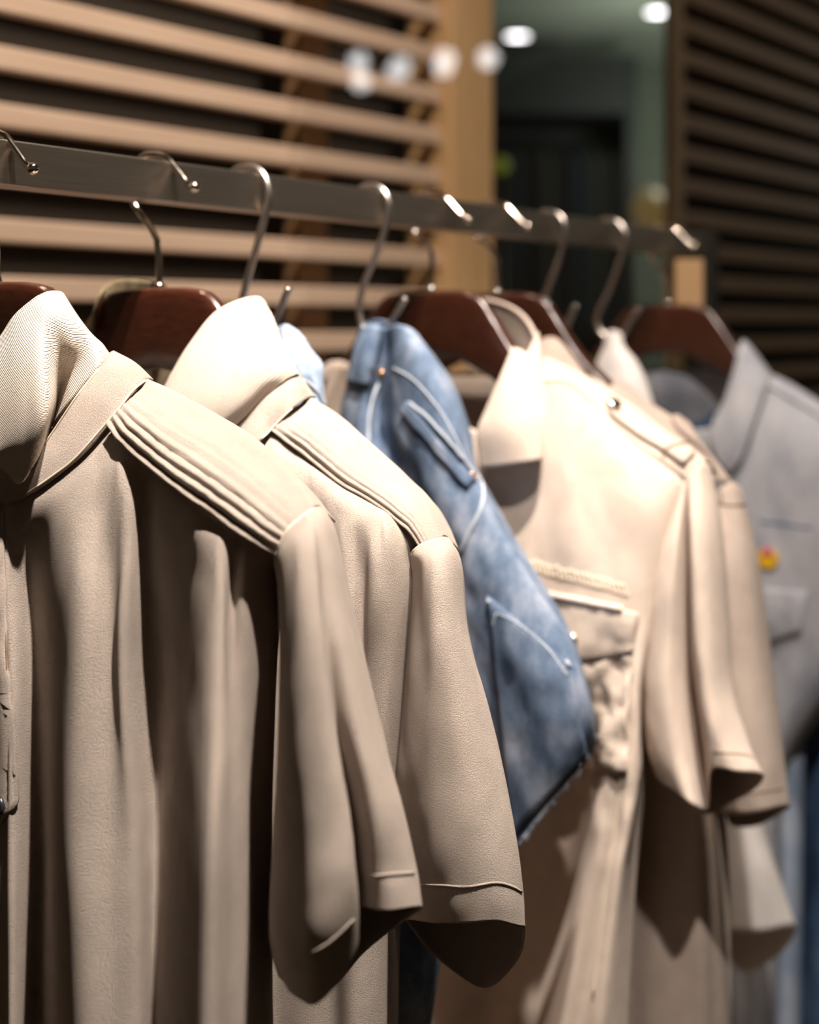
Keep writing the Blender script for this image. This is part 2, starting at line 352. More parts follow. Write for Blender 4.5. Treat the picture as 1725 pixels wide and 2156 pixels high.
# ------------------------------------------------------------------ hangers
def sz_line(pl, pts): return [pl.Q(a, z) for a, z in pts]
def htop(s):
    s = abs(s); k = [(0, 0), (.03, -.0005), (.05, -.003), (.062, -.011), (.075, -.027), (.095, -.055), (.115, -.077), (.15, -.106), (.19, -.138), (.225, -.165)]
    for (a, za), (b, zb) in zip(k, k[1:]):
        if s <= b: return za+(zb-za)*(s-a)/(b-a)
    return k[-1][1]
def hbot(s):
    s = abs(s); k = [(0, -.062), (.03, -.066), (.07, -.085), (.11, -.112), (.15, -.136), (.19, -.160), (.225, -.178)]
    for (a, za), (b, zb) in zip(k, k[1:]):
        if s <= b: return za+(zb-za)*(s-a)/(b-a)
    return k[-1][1]
def hanger(ref, label, ztop=.031, ds=0.0, name='wooden_hanger', roll=0.0):
    pl = Plane(ref); c = -.014+ds
    t = thing(name, label, 'hanger', pl.Q(c, ztop-.14), 'mahogany hangers on the rail')
    g = []; N = 64
    for i in range(N+1):
        s = -.205+.41*i/N; zt, zb = htop(s), hbot(s); th = .0075+.010*min(1, max(0, (abs(s)-.05)/.15)); e = 1.0
        ed = .205-abs(s)
        if ed < .012: e = math.sqrt(max(.02, 1-((.012-ed)/.012)**2))
        mid, hh = (zt+zb)/2, (zt-zb)/2; ring = []
        nb = -.02*(abs(s)/.225)**2*0
        for k in range(20):
            a = 2*math.pi*k/20; ca, sa = math.cos(a), math.sin(a)
            x = math.copysign(abs(ca)**.55, ca)*th*e; y = math.copysign(abs(sa)**.45, sa)*hh*e
            ring.append(pl.Q(c+s, ztop+mid+y+roll*s, x+nb))
        g.append(ring)
    mb = MB().grid(g, True); nb_ = len(mb.v); mb.f.append(tuple(range(20))); mb.f.append(tuple(range(nb_-20, nb_)))
    put('wood_body', mb, MAHOG, t)
    top = ZT+.0022
    path = [(-.014+ds, ztop-.01), (-.014+ds, ztop+.012), (-.0155+ds*.7, ztop+.031), (-.018+ds*.5, ztop+.039), (-.029+ds*.2, ztop+.052), (-.041, .096), (-.0455, .110), (-.042, .122), (-.031, top+.004), (-.018, top+.0045), (-.006, top+.001), (.003, .121), (.0105, .1135), (.0155, .1085), (.021, .1055)]
    hk = put('hook', MB().tube(spl(sz_line(pl, path), 6), .0025, 12), CHROME, t)
    put('ball_tip', MB().ball(pl.Q(.0225, .1050), .0042), CHROME, hk)
    put('collar_ring', MB().tube([pl.Q(c, ztop-.002), pl.Q(c, ztop+.0035)], [.0042, .003], 14), CHROME, hk)
    return t
hanger(22, 'mahogany hanger at the left edge, inside the front beige polo')
hanger(363, 'mahogany hanger showing above the second beige polo, hook fully in view')
hanger(945, 'red brown mahogany hanger right of the blue denim shorts', .037, -.006)
hanger(1072, 'mahogany hanger half hidden behind the front khaki collar', .037)
hanger(1428, 'dark mahogany hanger at the far right inside the grey denim jacket', .031)
p9 = Plane(1428)
tag(put('size_card', MB().box(p9.P(1421, 656, .004), p9.P(1478, 656, .004)-p9.P(1421, 656, .004), U*.008, Vector((0, 0, (656-546)/FP*p9.P(1450, 600).y))), plain('kraft card', (.38, .24, .12), .8), None, bevel=.0015, smooth=False),
    'tan card block on the hook neck above the far right hanger', 'tag')
def shook(ref, pts, label):
    pl = Plane(ref); p = spl([pl.P(a, b) for a, b in pts], 8)
    o = put('steel_hook', MB().tube(p, .0031, 12), WIRE); o.modifiers.new('b', 'BEVEL').width = .0005
    return tag(o, label, 'hook', 'S shaped steel hooks on the rail')
shook(553, [(486, 384), (491, 364), (508, 354), (538, 355), (559, 376), (567, 412), (558, 455), (535, 540), (512, 622), (503, 665), (510, 705), (535, 722), (562, 708), (580, 675), (596, 636), (609, 606)], 'steel hook rising behind the second polo collar, holding pale blue jeans')
shook(808, [(749, 416), (757, 400), (775, 391), (798, 395), (815, 414), (819, 445), (806, 500), (780, 566), (763, 610), (757, 645), (764, 688), (785, 712), (812, 702), (830, 670), (855, 626)], 'steel hook holding the blue denim shorts by the waist')
shook(1182, [(1124, 470), (1132, 456), (1150, 446), (1173, 451), (1188, 468), (1190, 495), (1178, 545), (1155, 605), (1133, 660), (1125, 692), (1135, 722), (1158, 728), (1184, 708), (1199, 672), (1213, 642)], 'steel hook above the rear khaki shirt collar')
shook(1308, [(1253, 488), (1260, 471), (1278, 463), (1299, 467), (1314, 484), (1318, 505), (1306, 550), (1284, 610), (1262, 655), (1258, 678), (1270, 704), (1296, 716), (1314, 700), (1330, 672), (1346, 650)], 'steel hook holding the white top, last before the dark hanger')

# ------------------------------------------------------------------ garment helpers
def px_rows(pl, rows): return [[pl.P(*c) for c in r] for r in rows]
def sidewrap(pl, rows, nb=-.045, left=True):          # close a front panel round its sides towards the back
    out = []
    for r in rows:
        s1, z1, n1 = pl.snz(r[-1]); s0, z0, n0 = pl.snz(r[0])
        e = [pl.Q(s1-.008, z1, n1*.4+nb*.3), pl.Q(s1-.05, z1, nb)]
        b = [pl.Q(s0+.012, z0, nb), pl.Q(s0-.004, z0, n0*.4+nb*.3)] if left else []
        out.append(b+r+e)
    return out
def shoulder_z(s, z0): return z0+htop(s)+.006
def backpanel(pl, mb, s0, s1, ztop, zbot, nb=-.05, c=-.014):
    rows = []
    for j in range(8):
        v = j/7; row = []
        for i in range(13):
            s = s0+(s1-.075*min(1, v*3)-s0)*i/12; zt = ztop+htop(s-c)+.004
            if abs(s-c) < .11: zt = min(zt, ztop-.085)
            row.append(pl.Q(s, zt+(zbot-zt)*v, (-.02 if j == 0 else nb)+.006*math.sin(i*1.9+j*.3)*v))
        rows.append(row)
    mb.grid(gridpts(rows, 2, 3))
def sleeve(pl, rows, backs, ku=6, kv=8, amp=.0016, f=38, seed=0, zf=.45):
    full = []
    for r, bk in zip(rows, backs):
        full.append([pl.P(*c) for c in r]+[pl.P(*c) for c in bk])
    g = gridpts(full, ku, kv, True)
    for j, r in enumerate(g):
        for i, p in enumerate(r):
            k = min(1, j/6.0)
            r[i] = p-U*(wr(p, amp, f, seed, zf)*k)
    mb = MB().grid(g, True); return mb
def seam(name, bvh, pts, r, m, parent, lift=0.0, step=5.0, seg=6):
    p = trace(bvh, pts, step, lift)
    if len(p) > 2: return put(name, MB().tube(p, r, seg), m, parent)
def stitches(name, bvh, pts, m, parent, pitch=7.0, r=.00035, lift=.0002):
    p = trace(bvh, pts, 1.5, lift); mb = MB(); acc = 0.0; cur = []
    L = .0022
    for a, b in zip(p, p[1:]):
        acc += (b-a).length; cur.append(a)
        if acc > L*1.0 and len(cur) >= 2:
            if int(round(acc/L)) >= 1: mb.tube(cur[:max(2, int(len(cur)*.7))], r, 5)
            cur = []; acc = 0
    if mb.v: return put(name, mb, m, parent)

# ------------------------------------------------------------------ the two polos
def tuckyoke(pl, low, up, tucks, amps, seed, ku=10, kv=112):
    rows = []
    for v in (0, .2, .4, .6, .8, 1):
        row = []
        for i, (a, b) in enumerate(zip(low, up)):
            cv = min(1, .55+i*.45); k = (1-v)*(1-cv)+(1-v**1.8)*cv
            row.append(pl.P(a[0]+(b[0]-a[0])*v, a[1]+(b[1]-a[1])*v, b[2]+(a[2]-b[2])*k))
        rows.append(row)
    last = []
    for c in up:
        s, z, n = pl.snz(pl.P(*c)); last.append(pl.Q(s-.004, z-.012, n-.022))
    rows.append(last)
    g = gridpts(rows, ku, kv//6)
    NV, NU = len(g), len(g[0]); out = []
    for j in range(NV):
        v = j/(NV-1)*6/5; r = []
        for i in range(NU):
            uu = i/(NU-1); p = g[j][i]; dn = 0.0
            for tv, a in zip(tucks, amps):
                e = tv+.016*noise.noise(Vector((uu*9+seed, tv*31, seed)))+.008*noise.noise(Vector((uu*30, tv*17, seed*2)))
                x = e-v
                if 0 <= x < .125: k = 1-x/.125
                elif -.022 < x < 0: k = 1+x/.022
                else: k = 0
                dn = max(dn, a*k*(1-.55*max(0, (uu-.75)/.25))*min(1, .45+uu*5))
            dn += wr(p, .0010, 60, seed)
            r.append(p-U*dn*.9+D*dn*.2-Vector((0, 0, dn*.1)))
        out.append(r)
    return MB().grid(out)
def build_polo(pl, label, dat):
    t = thing('polo_shirt', label, 'shirt', pl.Q(0, -.75), 'beige pintuck polos')
    for r in dat['body'][3:]:
        for i in range(3, len(r)-1):
            x, y, n = r[i]; r[i] = (x, y, .054+(n-.054)*dat.get('deep', 1.0))
    bm_ = MB(); rows = sidewrap(pl, px_rows(pl, dat['body'])); g = gridpts(rows, 7, 12)
    for j, r in enumerate(g):
        k = min(1, j/8.0)
        ga = dat.get('gather', .0045)*max(0, 1-j/44.0)*min(1, j/5.0)
        for i, p in enumerate(r): r[i] = p-U*(wr(p, .0010, 45, dat['seed'], .12)*k+wr(p, ga*min(1, max(0, (i-dat['gc'])/9)), 85, dat['seed'], .05))
    bm_.grid(g); bv = bm_.tree()
    backpanel(pl, bm_, -.235, dat['sr'], dat['zt'], -.78)
    put('body', bm_, JERSEY, t, solid=.001)
    yk = tuckyoke(pl, dat['low'], dat['up'], dat['tucks'], dat['amps'], dat['seed']); yt = yk.tree()
    put('shoulder_yoke', yk, JERSEY, t, solid=.0012)
    cb = MB().grid(gridpts(px_rows(pl, dat['band']), 8, 5)); bt = cb.tree()
    put('collar_band', cb, JERSEY, t, solid=.0016)
    cl = MB().grid(gridpts(px_rows(pl, dat['collar']), 9, 8)); ct = cl.tree()
    co = put('collar', cl, PIQUE, t, solid=.0022)
    for p in dat['colstitch']: seam('edge_stitching', ct, p, .0006, THREAD, co, .0006)
    for p in dat['bandstitch']: seam('seam_piping', bt, p, .0008, THREAD, t, .0008)
    sl = sleeve(pl, dat['slv'], dat['slvb'], 7, 10, .0016, 42, dat['seed'], .30); st = sl.tree()
    so = put('sleeve', sl, JERSEY, t, solid=.0016)
    for p in dat['hem']: seam('hem_piping', st, p, .0011, JERSEY, so, .0004)
    for p in dat['cap']: seam('armhole_seam', st, p, .0011, THREAD, so, .0004)
    return t, bv
G1 = Plane(22); G2 = Plane(363)
d1 = dict(gc=60, seed=1.7, deep=1.3, sr=.20, zt=.031,
 body=[
  [(-520,1100,-.01),(-300,900,.02),(-90,1062,.046),(0,1056,.046),(30,1050,.044),(85,1022,.040),(160,962,.032),(234,895,.020),(262,926,.020),(325,982,.021),(440,1068,.022),(490,1104,.020),(530,1132,.018),(574,1160,.012)],
  [(-520,1200,0),(-300,1120,.045),(-90,1100,.054),(0,1085,.052),(30,1080,.048),(85,1075,.046),(160,1040,.044),(232,1010,.038),(262,1012,.038),(325,1050,.027),(448,1115,.038),(490,1145,.030),(528,1165,.026),(566,1200,.014)],
  [(-520,1300,.01),(-300,1250,.055),(-90,1250,.060),(0,1230,.060),(28,1230,.054),(75,1230,.040),(158,1220,.060),(232,1220,.046),(264,1220,.050),(325,1220,.026),(452,1230,.045),(486,1240,.034),(520,1260,.030),(558,1290,.016)],
  [(-500,1450,.01),(-300,1450,.06),(-90,1450,.064),(0,1450,.062),(28,1450,.063),(82,1450,.043),(152,1450,.064),(236,1450,.054),(262,1450,.055),(335,1450,.029),(440,1450,.055),(486,1450,.044),(514,1450,.038),(545,1460,.018)],
  [(-500,1750,.01),(-300,1750,.065),(-90,1750,.068),(0,1750,.066),(30,1750,.067),(86,1750,.042),(142,1750,.070),(236,1750,.060),(285,1750,.054),(338,1750,.035),(434,1750,.066),(486,1750,.052),(520,1750,.040),(536,1755,.018)],
  [(-500,2000,.01),(-300,2000,.068),(-90,2000,.07),(0,2000,.068),(30,2000,.070),(82,2000,.043),(150,2000,.073),(240,2000,.064),(290,2000,.056),(335,2000,.040),(428,2000,.070),(486,2000,.054),(522,2000,.042),(536,2005,.018)],
  [(-500,2420,.01),(-300,2420,.07),(-90,2420,.072),(0,2420,.07),(28,2420,.073),(76,2420,.044),(164,2420,.076),(245,2420,.066),(290,2420,.058),(330,2420,.042),(420,2420,.074),(486,2420,.056),(522,2420,.044),(540,2425,.018)]],
 low=[(228,890,.027),(265,930,.030),(325,985,.034),(400,1040,.035),(460,1083,.034),(520,1124,.031),(556,1148,.027),(584,1166,.022)],
 up=[(310,799,-.014),(345,815,-.016),(400,843,-.016),(460,876,-.016),(525,917,-.016),(590,975,-.016),(635,1022,-.014),(668,1066,-.012)],
 tucks=[.03,.17,.30,.43,.57,.70], amps=[.0065,.0065,.006,.005,.003,.002],
 band=[[(-140,1000,.052),(-20,1010,.05),(40,990,.042),(95,935,.034),(155,843,.024),(178,812,.018),(211,772,.008),(226,748,-.004),(238,740,-.022)],
       [(-140,1030,.054),(-20,1035,.052),(45,1018,.046),(125,950,.037),(190,870,.026),(225,826,.018),(258,788,.006),(274,768,-.008),(284,765,-.026)],
       [(-140,1062,.054),(-20,1062,.052),(57,1044,.047),(162,968,.037),(230,893,.025),(255,858,.017),(283,822,.006),(309,800,-.012),(322,801,-.032)]],
 collar=[[(-140,800,.035),(-45,762,.034),(0,713,.032),(30,668,.029),(60,640,.023),(86,622,.016),(108,615,.007),(128,617,-.006),(136,628,-.024)],
         [(-140,850,.052),(-45,815,.050),(2,765,.047),(42,725,.044),(75,690,.036),(104,672,.028),(132,664,.018),(156,664,-.002),(165,672,-.022)],
         [(-140,920,.060),(-45,890,.059),(5,850,.057),(55,815,.055),(90,775,.048),(116,745,.026),(150,715,.018),(180,700,.0),(192,706,-.022)],
         [(-140,980,.062),(-45,960,.062),(4,940,.061),(52,910,.060),(98,860,.052),(118,835,.016),(152,785,.012),(200,735,.002),(214,726,-.02)],
         [(-140,1010,.060),(-45,1000,.060),(4,985,.058),(42,1018,.056),(76,965,.052),(103,912,.018),(156,840,.018),(210,771,.008),(228,746,-.018)]],
 colstitch=[[(8,722),(36,676),(66,648),(92,632),(118,628)]],
 bandstitch=[[(75,962),(100,930),(155,848),(180,815),(212,776)], [(57,1041),(110,1005),(162,964),(228,889),(255,856),(281,822),(304,803)]],
 slv=[[(578,1190,.006),(584,1163,.026),(604,1118,.027),(636,1086,.016),(650,1077,.010),(668,1068,.0),(684,1073,-.018)],
  [(592,1260,.0),(590,1205,.034),(620,1160,.044),(652,1132,.038),(664,1124,.030),(690,1112,.014),(708,1132,-.012)],
  [(604,1360,.0),(592,1320,.036),(625,1300,.055),(668,1290,.050),(680,1286,.038),(715,1278,.026),(742,1292,-.006)],
  [(606,1560,.0),(590,1550,.036),(630,1540,.060),(696,1530,.054),(706,1526,.036),(752,1516,.034),(797,1520,-.006)],
  [(596,1780,.0),(578,1760,.036),(640,1750,.062),(728,1725,.054),(737,1720,.028),(790,1705,.034),(848,1712,.0)],
  [(586,1950,.0),(572,1920,.036),(655,1880,.065),(740,1830,.054),(744,1825,.024),(800,1828,.032),(873,1830,.0)],
  [(592,2010,.0),(576,1995,.034),(660,1985,.066),(747,1915,.050),(747,1865,.022),(808,1868,.031),(879,1868,.0)],
  [(612,2070,.0),(590,2055,.030),(664,2114,.058),(750,2000,.044),(748,1912,.024),(815,1917,.030),(886,1911,.0)]],
 slvb=[[(682,1085,-.04),(640,1130,-.045),(600,1190,-.03)],[(700,1160,-.045),(650,1190,-.05),(610,1260,-.035)],[(730,1310,-.045),(670,1330,-.055),(615,1370,-.035)],[(775,1540,-.045),(690,1560,-.055),(620,1570,-.035)],
  [(820,1740,-.045),(720,1770,-.055),(620,1800,-.035)],[(850,1860,-.045),(740,1900,-.05),(620,1960,-.03)],[(855,1900,-.045),(750,1945,-.045),(630,2020,-.025)],[(840,1945,-.04),(765,2005,-.03),(690,2085,-.015)]],
 hem=[[(596,2040),(640,2015),(690,1985),(742,1935)],[(750,1838),(790,1842),(830,1840),(868,1838)]],
 cap=[[(588,1160),(604,1122),(634,1092),(660,1074)]])
polo1, bv1 = build_polo(G1, 'nearest beige polo with ruffled pintuck shoulder, at the left front', d1)
d2 = dict(gc=46, seed=5.2, sr=.20, zt=.031,
 body=[
  [(60,1060,-.01),(250,900,.02),(400,1010,.045),(470,985,.040),(530,940,.030),(572,905,.020),(618,938,.020),(664,972,.021),(715,1012,.021),(760,1040,.02),(790,1056,.019),(820,1076,.018),(868,1128,.012)],
  [(60,1160,0),(250,1060,.045),(400,1050,.05),(470,1040,.05),(530,1010,.046),(572,990,.042),(618,1005,.040),(664,1030,.040),(715,1065,.044),(760,1090,.044),(790,1105,.043),(820,1125,.040),(856,1165,.022)],
  [(70,1250,.01),(250,1250,.055),(400,1250,.06),(470,1250,.05),(530,1250,.062),(585,1240,.052),(640,1230,.053),(690,1220,.044),(728,1230,.055),(762,1230,.047),(790,1240,.052),(822,1250,.042),(868,1260,.016)],
  [(80,1450,.01),(250,1450,.06),(400,1450,.064),(470,1450,.05),(530,1450,.066),(590,1450,.058),(645,1450,.056),(690,1450,.046),(730,1450,.058),(760,1450,.05),(780,1450,.048),(815,1450,.040),(855,1450,.012)],
  [(80,1800,.01),(250,1800,.06),(400,1800,.064),(470,1800,.05),(530,1800,.066),(590,1800,.06),(650,1800,.058),(700,1800,.052),(740,1800,.06),(770,1800,.05),(790,1800,.046),(812,1800,.034),(832,1800,.008)],
  [(80,2400,.01),(250,2400,.06),(400,2400,.064),(470,2400,.05),(530,2400,.066),(590,2400,.06),(640,2400,.062),(700,2400,.058),(740,2400,.06),(775,2400,.05),(792,2400,.040),(808,2400,.028),(822,2400,.006)]],
 low=[(566,901,.026),(618,938,.026),(664,974,.026),(715,1013,.025),(784,1054,.023),(845,1099,.021),(866,1122,.021),(886,1154,.019)],
 up=[(650,838,-.014),(695,862,-.016),(740,898,-.016),(800,952,-.016),(850,998,-.016),(895,1042,-.016),(920,1085,-.014),(938,1130,-.012)],
 tucks=[.03,.17,.29,.42,.57,.70], amps=[.0035,.0035,.0028,.0022,.0014,.001],
 band=[[(330,960,.050),(420,940,.047),(500,886,.036),(545,840,.026),(581,811,.012),(612,793,.0),(628,786,-.018)],
       [(330,990,.052),(440,965,.049),(525,910,.039),(562,872,.028),(600,834,.014),(632,814,-.002),(646,812,-.02)],
       [(330,1020,.053),(460,990,.05),(542,933,.040),(571,905,.027),(619,857,.012),(651,838,-.010),(664,838,-.03)]],
 collar=[[(310,900,.040),(345,822,.036),(372,770,.032),(402,722,.026),(450,662,.016),(500,634,.005),(540,626,-.008),(556,636,-.026)],
         [(325,910,.052),(365,850,.049),(402,800,.045),(440,752,.038),(488,700,.026),(530,678,.012),(568,665,-.006),(576,680,-.026)],
         [(345,925,.058),(395,880,.056),(438,835,.052),(480,790,.044),(528,750,.032),(566,730,.016),(590,722,-.004),(596,735,-.024)],
         [(365,940,.058),(430,905,.055),(470,875,.050),(510,840,.042),(550,800,.030),(585,778,.014),(610,762,-.002),(616,772,-.022)],
         [(380,955,.055),(455,925,.049),(495,895,.041),(530,862,.032),(565,826,.020),(598,802,.008),(622,790,-.004),(630,794,-.02)]],
 colstitch=[[(356,815),(382,770),(412,727),(456,672),(503,645),(540,638)]],
 bandstitch=[[(500,884),(545,842),(581,813),(616,793)], [(545,932),(569,905),(618,858),(648,840)]],
 slv=[[(862,1190,.004),(868,1165,.020),(884,1150,.022),(906,1140,.016),(924,1134,.008),(938,1132,-.004),(950,1142,-.02)],
  [(858,1260,-.012),(884,1204,.034),(905,1185,.042),(930,1180,.036),(948,1172,.024),(962,1175,.008),(972,1196,-.014)],
  [(850,1370,-.010),(874,1330,.034),(905,1320,.048),(935,1315,.046),(958,1310,.034),(975,1310,.014),(983,1325,-.01)],
  [(845,1500,-.008),(856,1500,.032),(900,1490,.050),(945,1485,.050),(985,1480,.038),(1012,1480,.016),(1026,1490,-.008)],
  [(840,1660,-.006),(838,1650,.028),(890,1650,.050),(950,1645,.052),(1005,1640,.042),(1045,1638,.020),(1062,1645,-.004)],
  [(840,1780,-.004),(842,1780,.026),(900,1785,.050),(965,1785,.052),(1025,1780,.042),(1070,1778,.020),(1088,1785,-.002)],
  [(850,1880,-.002),(860,1882,.026),(915,1888,.048),(980,1890,.050),(1040,1884,.040),(1085,1888,.018),(1099,1896,-.002)],
  [(852,1930,0),(866,1936,.026),(920,1942,.046),(985,1942,.048),(1045,1940,.038),(1090,1950,.016),(1104,1962,-.004)]],
 slvb=[[(950,1155,-.04),(915,1200,-.045),(880,1220,-.03)],[(968,1220,-.045),(930,1260,-.05),(880,1280,-.035)],[(980,1350,-.045),(930,1390,-.05),(870,1400,-.035)],[(1020,1520,-.045),(960,1550,-.05),(880,1540,-.035)],
  [(1055,1680,-.04),(980,1710,-.05),(880,1700,-.035)],[(1080,1820,-.04),(1000,1850,-.05),(880,1830,-.035)],[(1092,1960,-.035),(1010,2010,-.045),(900,1950,-.03)],[(1086,2025,-.035),(1020,2080,-.04),(925,2020,-.025)]],
 hem=[[(885,1862),(930,1863),(985,1866),(1040,1858),(1075,1866),(1096,1878)]],
 cap=[[(870,1163),(886,1150),(908,1141),(930,1135)]])
polo2, bv2 = build_polo(G2, 'second beige polo with smooth pintuck shoulder, behind the nearest one', d2)
# far half of the second polo's collar, standing behind the hanger
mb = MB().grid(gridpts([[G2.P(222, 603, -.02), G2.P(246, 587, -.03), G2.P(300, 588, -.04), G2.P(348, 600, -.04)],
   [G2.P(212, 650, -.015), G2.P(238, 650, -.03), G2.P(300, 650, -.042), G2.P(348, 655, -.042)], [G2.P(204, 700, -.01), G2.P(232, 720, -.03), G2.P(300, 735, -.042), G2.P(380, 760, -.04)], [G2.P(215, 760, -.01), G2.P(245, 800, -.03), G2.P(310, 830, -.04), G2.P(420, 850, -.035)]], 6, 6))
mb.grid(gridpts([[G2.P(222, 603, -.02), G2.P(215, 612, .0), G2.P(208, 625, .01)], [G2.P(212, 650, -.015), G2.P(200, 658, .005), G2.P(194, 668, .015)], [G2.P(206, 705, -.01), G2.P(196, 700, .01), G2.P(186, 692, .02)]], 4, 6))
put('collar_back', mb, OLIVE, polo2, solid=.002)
# placket of the nearest polo
def strip(bv, left, right, lift, k=6):
    a, b = trace(bv, left, 8, lift), trace(bv, right, 8, lift); n = min(len(a), len(b))
    return a[:n], b[:n]
g = []
for j in range(40):
    y = 1062+j*(1735-1062)/39; xr = 8+(y-1062)*.038; bot = max(0, (y-1690)/45)
    row = []
    for i in range(9):
        x = -110+(xr+110-bot*26)*i/8
        p, n = hit(bv1, x, y, .0022)
        if p is None: p = g[-1][i].lerp(G1.P(x, y, .062), .1) if g else G1.P(x, y, .05)
        row.append(p-U*(wr(p, .0012, 75, 3)))
    g.append(row)
mbp = MB().grid(g); pv = mbp.tree()
pk = put('placket', mbp, JERSEY, polo1, solid=.0022)
seam('edge_stitching', pv, [(0, 1090), (8, 1250), (16, 1450), (24, 1640)], .0005, BROWNTHREAD, pk, .0002)
p, n = hit(pv, 1, 1697, .0005)
if p is not None: put('button', MB().disc(p, n, .0065, .003), DARKB, polo1)

# ------------------------------------------------------------------ pale jeans and denim shorts on hooks
G3 = Plane(553)
t3 = thing('hanging_jeans', 'pale blue jeans on a hook, mostly hidden behind the second polo', 'jeans', G3.Q(.05, -.9))
rows = [[(560,700,.004),(580,690,.012),(598,682,.014),(620,690,.010),(632,700,.004)],
 [(545,740,.008),(580,735,.020),(610,730,.022),(640,730,.016),(660,738,.004)],
 [(540,800,.01),(590,790,.024),(630,780,.026),(660,770,.020),(681,775,.004)],
 [(540,870,.01),(590,860,.028),(640,850,.03),(670,850,.022),(684,850,.004)],
 [(560,1000,.01),(610,1000,.03),(660,1000,.03),(700,1000,.024),(720,1000,.004)],
 [(700,1600,.01),(760,1600,.03),(820,1600,.034),(880,1600,.026),(900,1600,.004)],
 [(730,1900,.01),(790,1900,.03),(850,1900,.036),(905,1900,.028),(935,1930,.004)],
 [(740,2400,.01),(770,2400,.03),(810,2400,.036),(845,2400,.028),(868,2400,.004)]]
bk = [[(b[0]-4, b[1]+2, -.02) for b in reversed(r[1:-1])] for r in rows]
full = [[G3.P(*c) for c in r]+[G3.P(*c) for c in q] for r, q in zip(rows[:4], bk[:4])]
g = gridpts(full, 6, 8, True)
for r in g:
    for i, p in enumerate(r): r[i] = p-U*wr(p, .004, 70, 2)+D*wr(p, .003, 60, 8)
mb = MB().grid(g, True); tv = mb.tree()
put('waist', mb, DENIMP, t3)
full = [[G3.P(*c) for c in r]+[G3.P(*c) for c in q] for r, q in zip(rows[3:], bk[3:])]
put('leg', MB().grid(gridpts(full, 6, 8, True), True), DENIM, t3)
seam('waist_seam', tv, [(615, 795), (640, 800), (665, 820), (678, 850)], .0012, DTHREAD, t3, .0006)
0 and put('belt_loop', MB().tube(spl([G3.P(640, 722, .016), G3.P(655, 712, .022), G3.P(662, 735, .026), G3.P(655, 770, .022)], 6), .0035, 8), DENIMP, t3)

G4 = Plane(808)
t4 = thing('denim_shorts', 'faded mid blue denim shorts hung slanting from a hook', 'shorts', G4.Q(.15, -.5))
rows = [
 [(760,694,.006),(775,684,.014),(796,682,.016),(812,690,.006),(832,684,.014),(850,686,.016),(868,694,.010),(880,706,.0)],
 [(748,740,.010),(764,738,.022),(788,738,.024),(806,750,.004),(830,735,.022),(865,728,.030),(898,738,.022),(916,756,.0)],
 [(736,790,.014),(756,795,.028),(780,800,.028),(800,800,.008),(830,790,.026),(872,780,.036),(918,780,.028),(948,800,.0)],
 [(722,860,.016),(746,862,.030),(770,866,.032),(800,860,.010),(838,850,.034),(884,845,.042),(938,845,.034),(976,862,.0)],
 [(720,940,.016),(750,940,.034),(776,940,.036),(806,925,.016),(850,920,.040),(905,915,.044),(960,915,.036),(992,925,.002)],
 [(745,1040,.016),(790,1040,.036),(830,1035,.034),(865,1025,.034),(905,1015,.046),(950,1010,.044),(990,1000,.034),(1008,1000,.002)],
 [(800,1180,.016),(860,1180,.036),(905,1170,.040),(945,1160,.044),(980,1150,.050),(1020,1130,.046),(1052,1110,.034),(1066,1120,.002)],
 [(860,1350,.016),(920,1350,.036),(970,1340,.044),(1015,1320,.050),(1060,1300,.054),(1110,1280,.048),(1145,1262,.034),(1156,1280,.002)],
 [(900,1520,.016),(970,1520,.036),(1030,1500,.046),(1085,1480,.052),(1135,1450,.056),(1185,1420,.050),(1218,1402,.034),(1228,1430,.002)],
 [(960,1660,.016),(1020,1660,.036),(1070,1640,.044),(1120,1610,.050),(1165,1575,.052),(1210,1540,.046),(1242,1510,.032),(1252,1550,.002)],
 [(1020,1800,.014),(1050,1802,.034),(1082,1792,.040),(1110,1760,.044),(1145,1712,.044),(1185,1660,.040),(1222,1615,.030),(1240,1592,.002)]]
full = []
for r in rows:
    f = [G4.P(*c) for c in r]; s0, z0, n0 = G4.snz(f[0]); b = []
    for p in (f[6], f[4], f[2]):
        s, z, n = G4.snz(p); b.append(G4.Q(s-.036, z+.004, -.022))
    full.append(f+b)
g = gridpts(full, 7, 9, True)
for j, r in enumerate(g):
    for i, p in enumerate(r): r[i] = p-U*wr(p, .0028, 42, 9)
mb = MB().grid(g, True); sv = mb.tree()
put('shorts_body', mb, DENIM, t4, solid=.0015)
def patch(bvh, corners, nu, nv, lift, wave=.0, bulge=0.0):   # a cloth patch lying on a surface, corners in photo pixels
    a, b, c, d = [Vector((x, y, 0)) for x, y in corners]; g = []
    for j in range(nv+1):
        v = j/nv; row = []
        for i in range(nu+1):
            u = i/nu; q = (a*(1-u)+b*u)*(1-v)+(d*(1-u)+c*u)*v
            p, n = hit(bvh, q.x, q.y, lift)
            if p is None: p = row[-1] if row else None
            if p is None: return None
            row.append(p-U*(wr(p, wave, 90, 4)+bulge*math.sin(math.pi*v)))
        g.append(row)
    return MB().grid(g)
pk = patch(sv, [(1030, 1252), (1206, 1404), (1230, 1586), (1082, 1766)], 20, 20, .0026, .001)
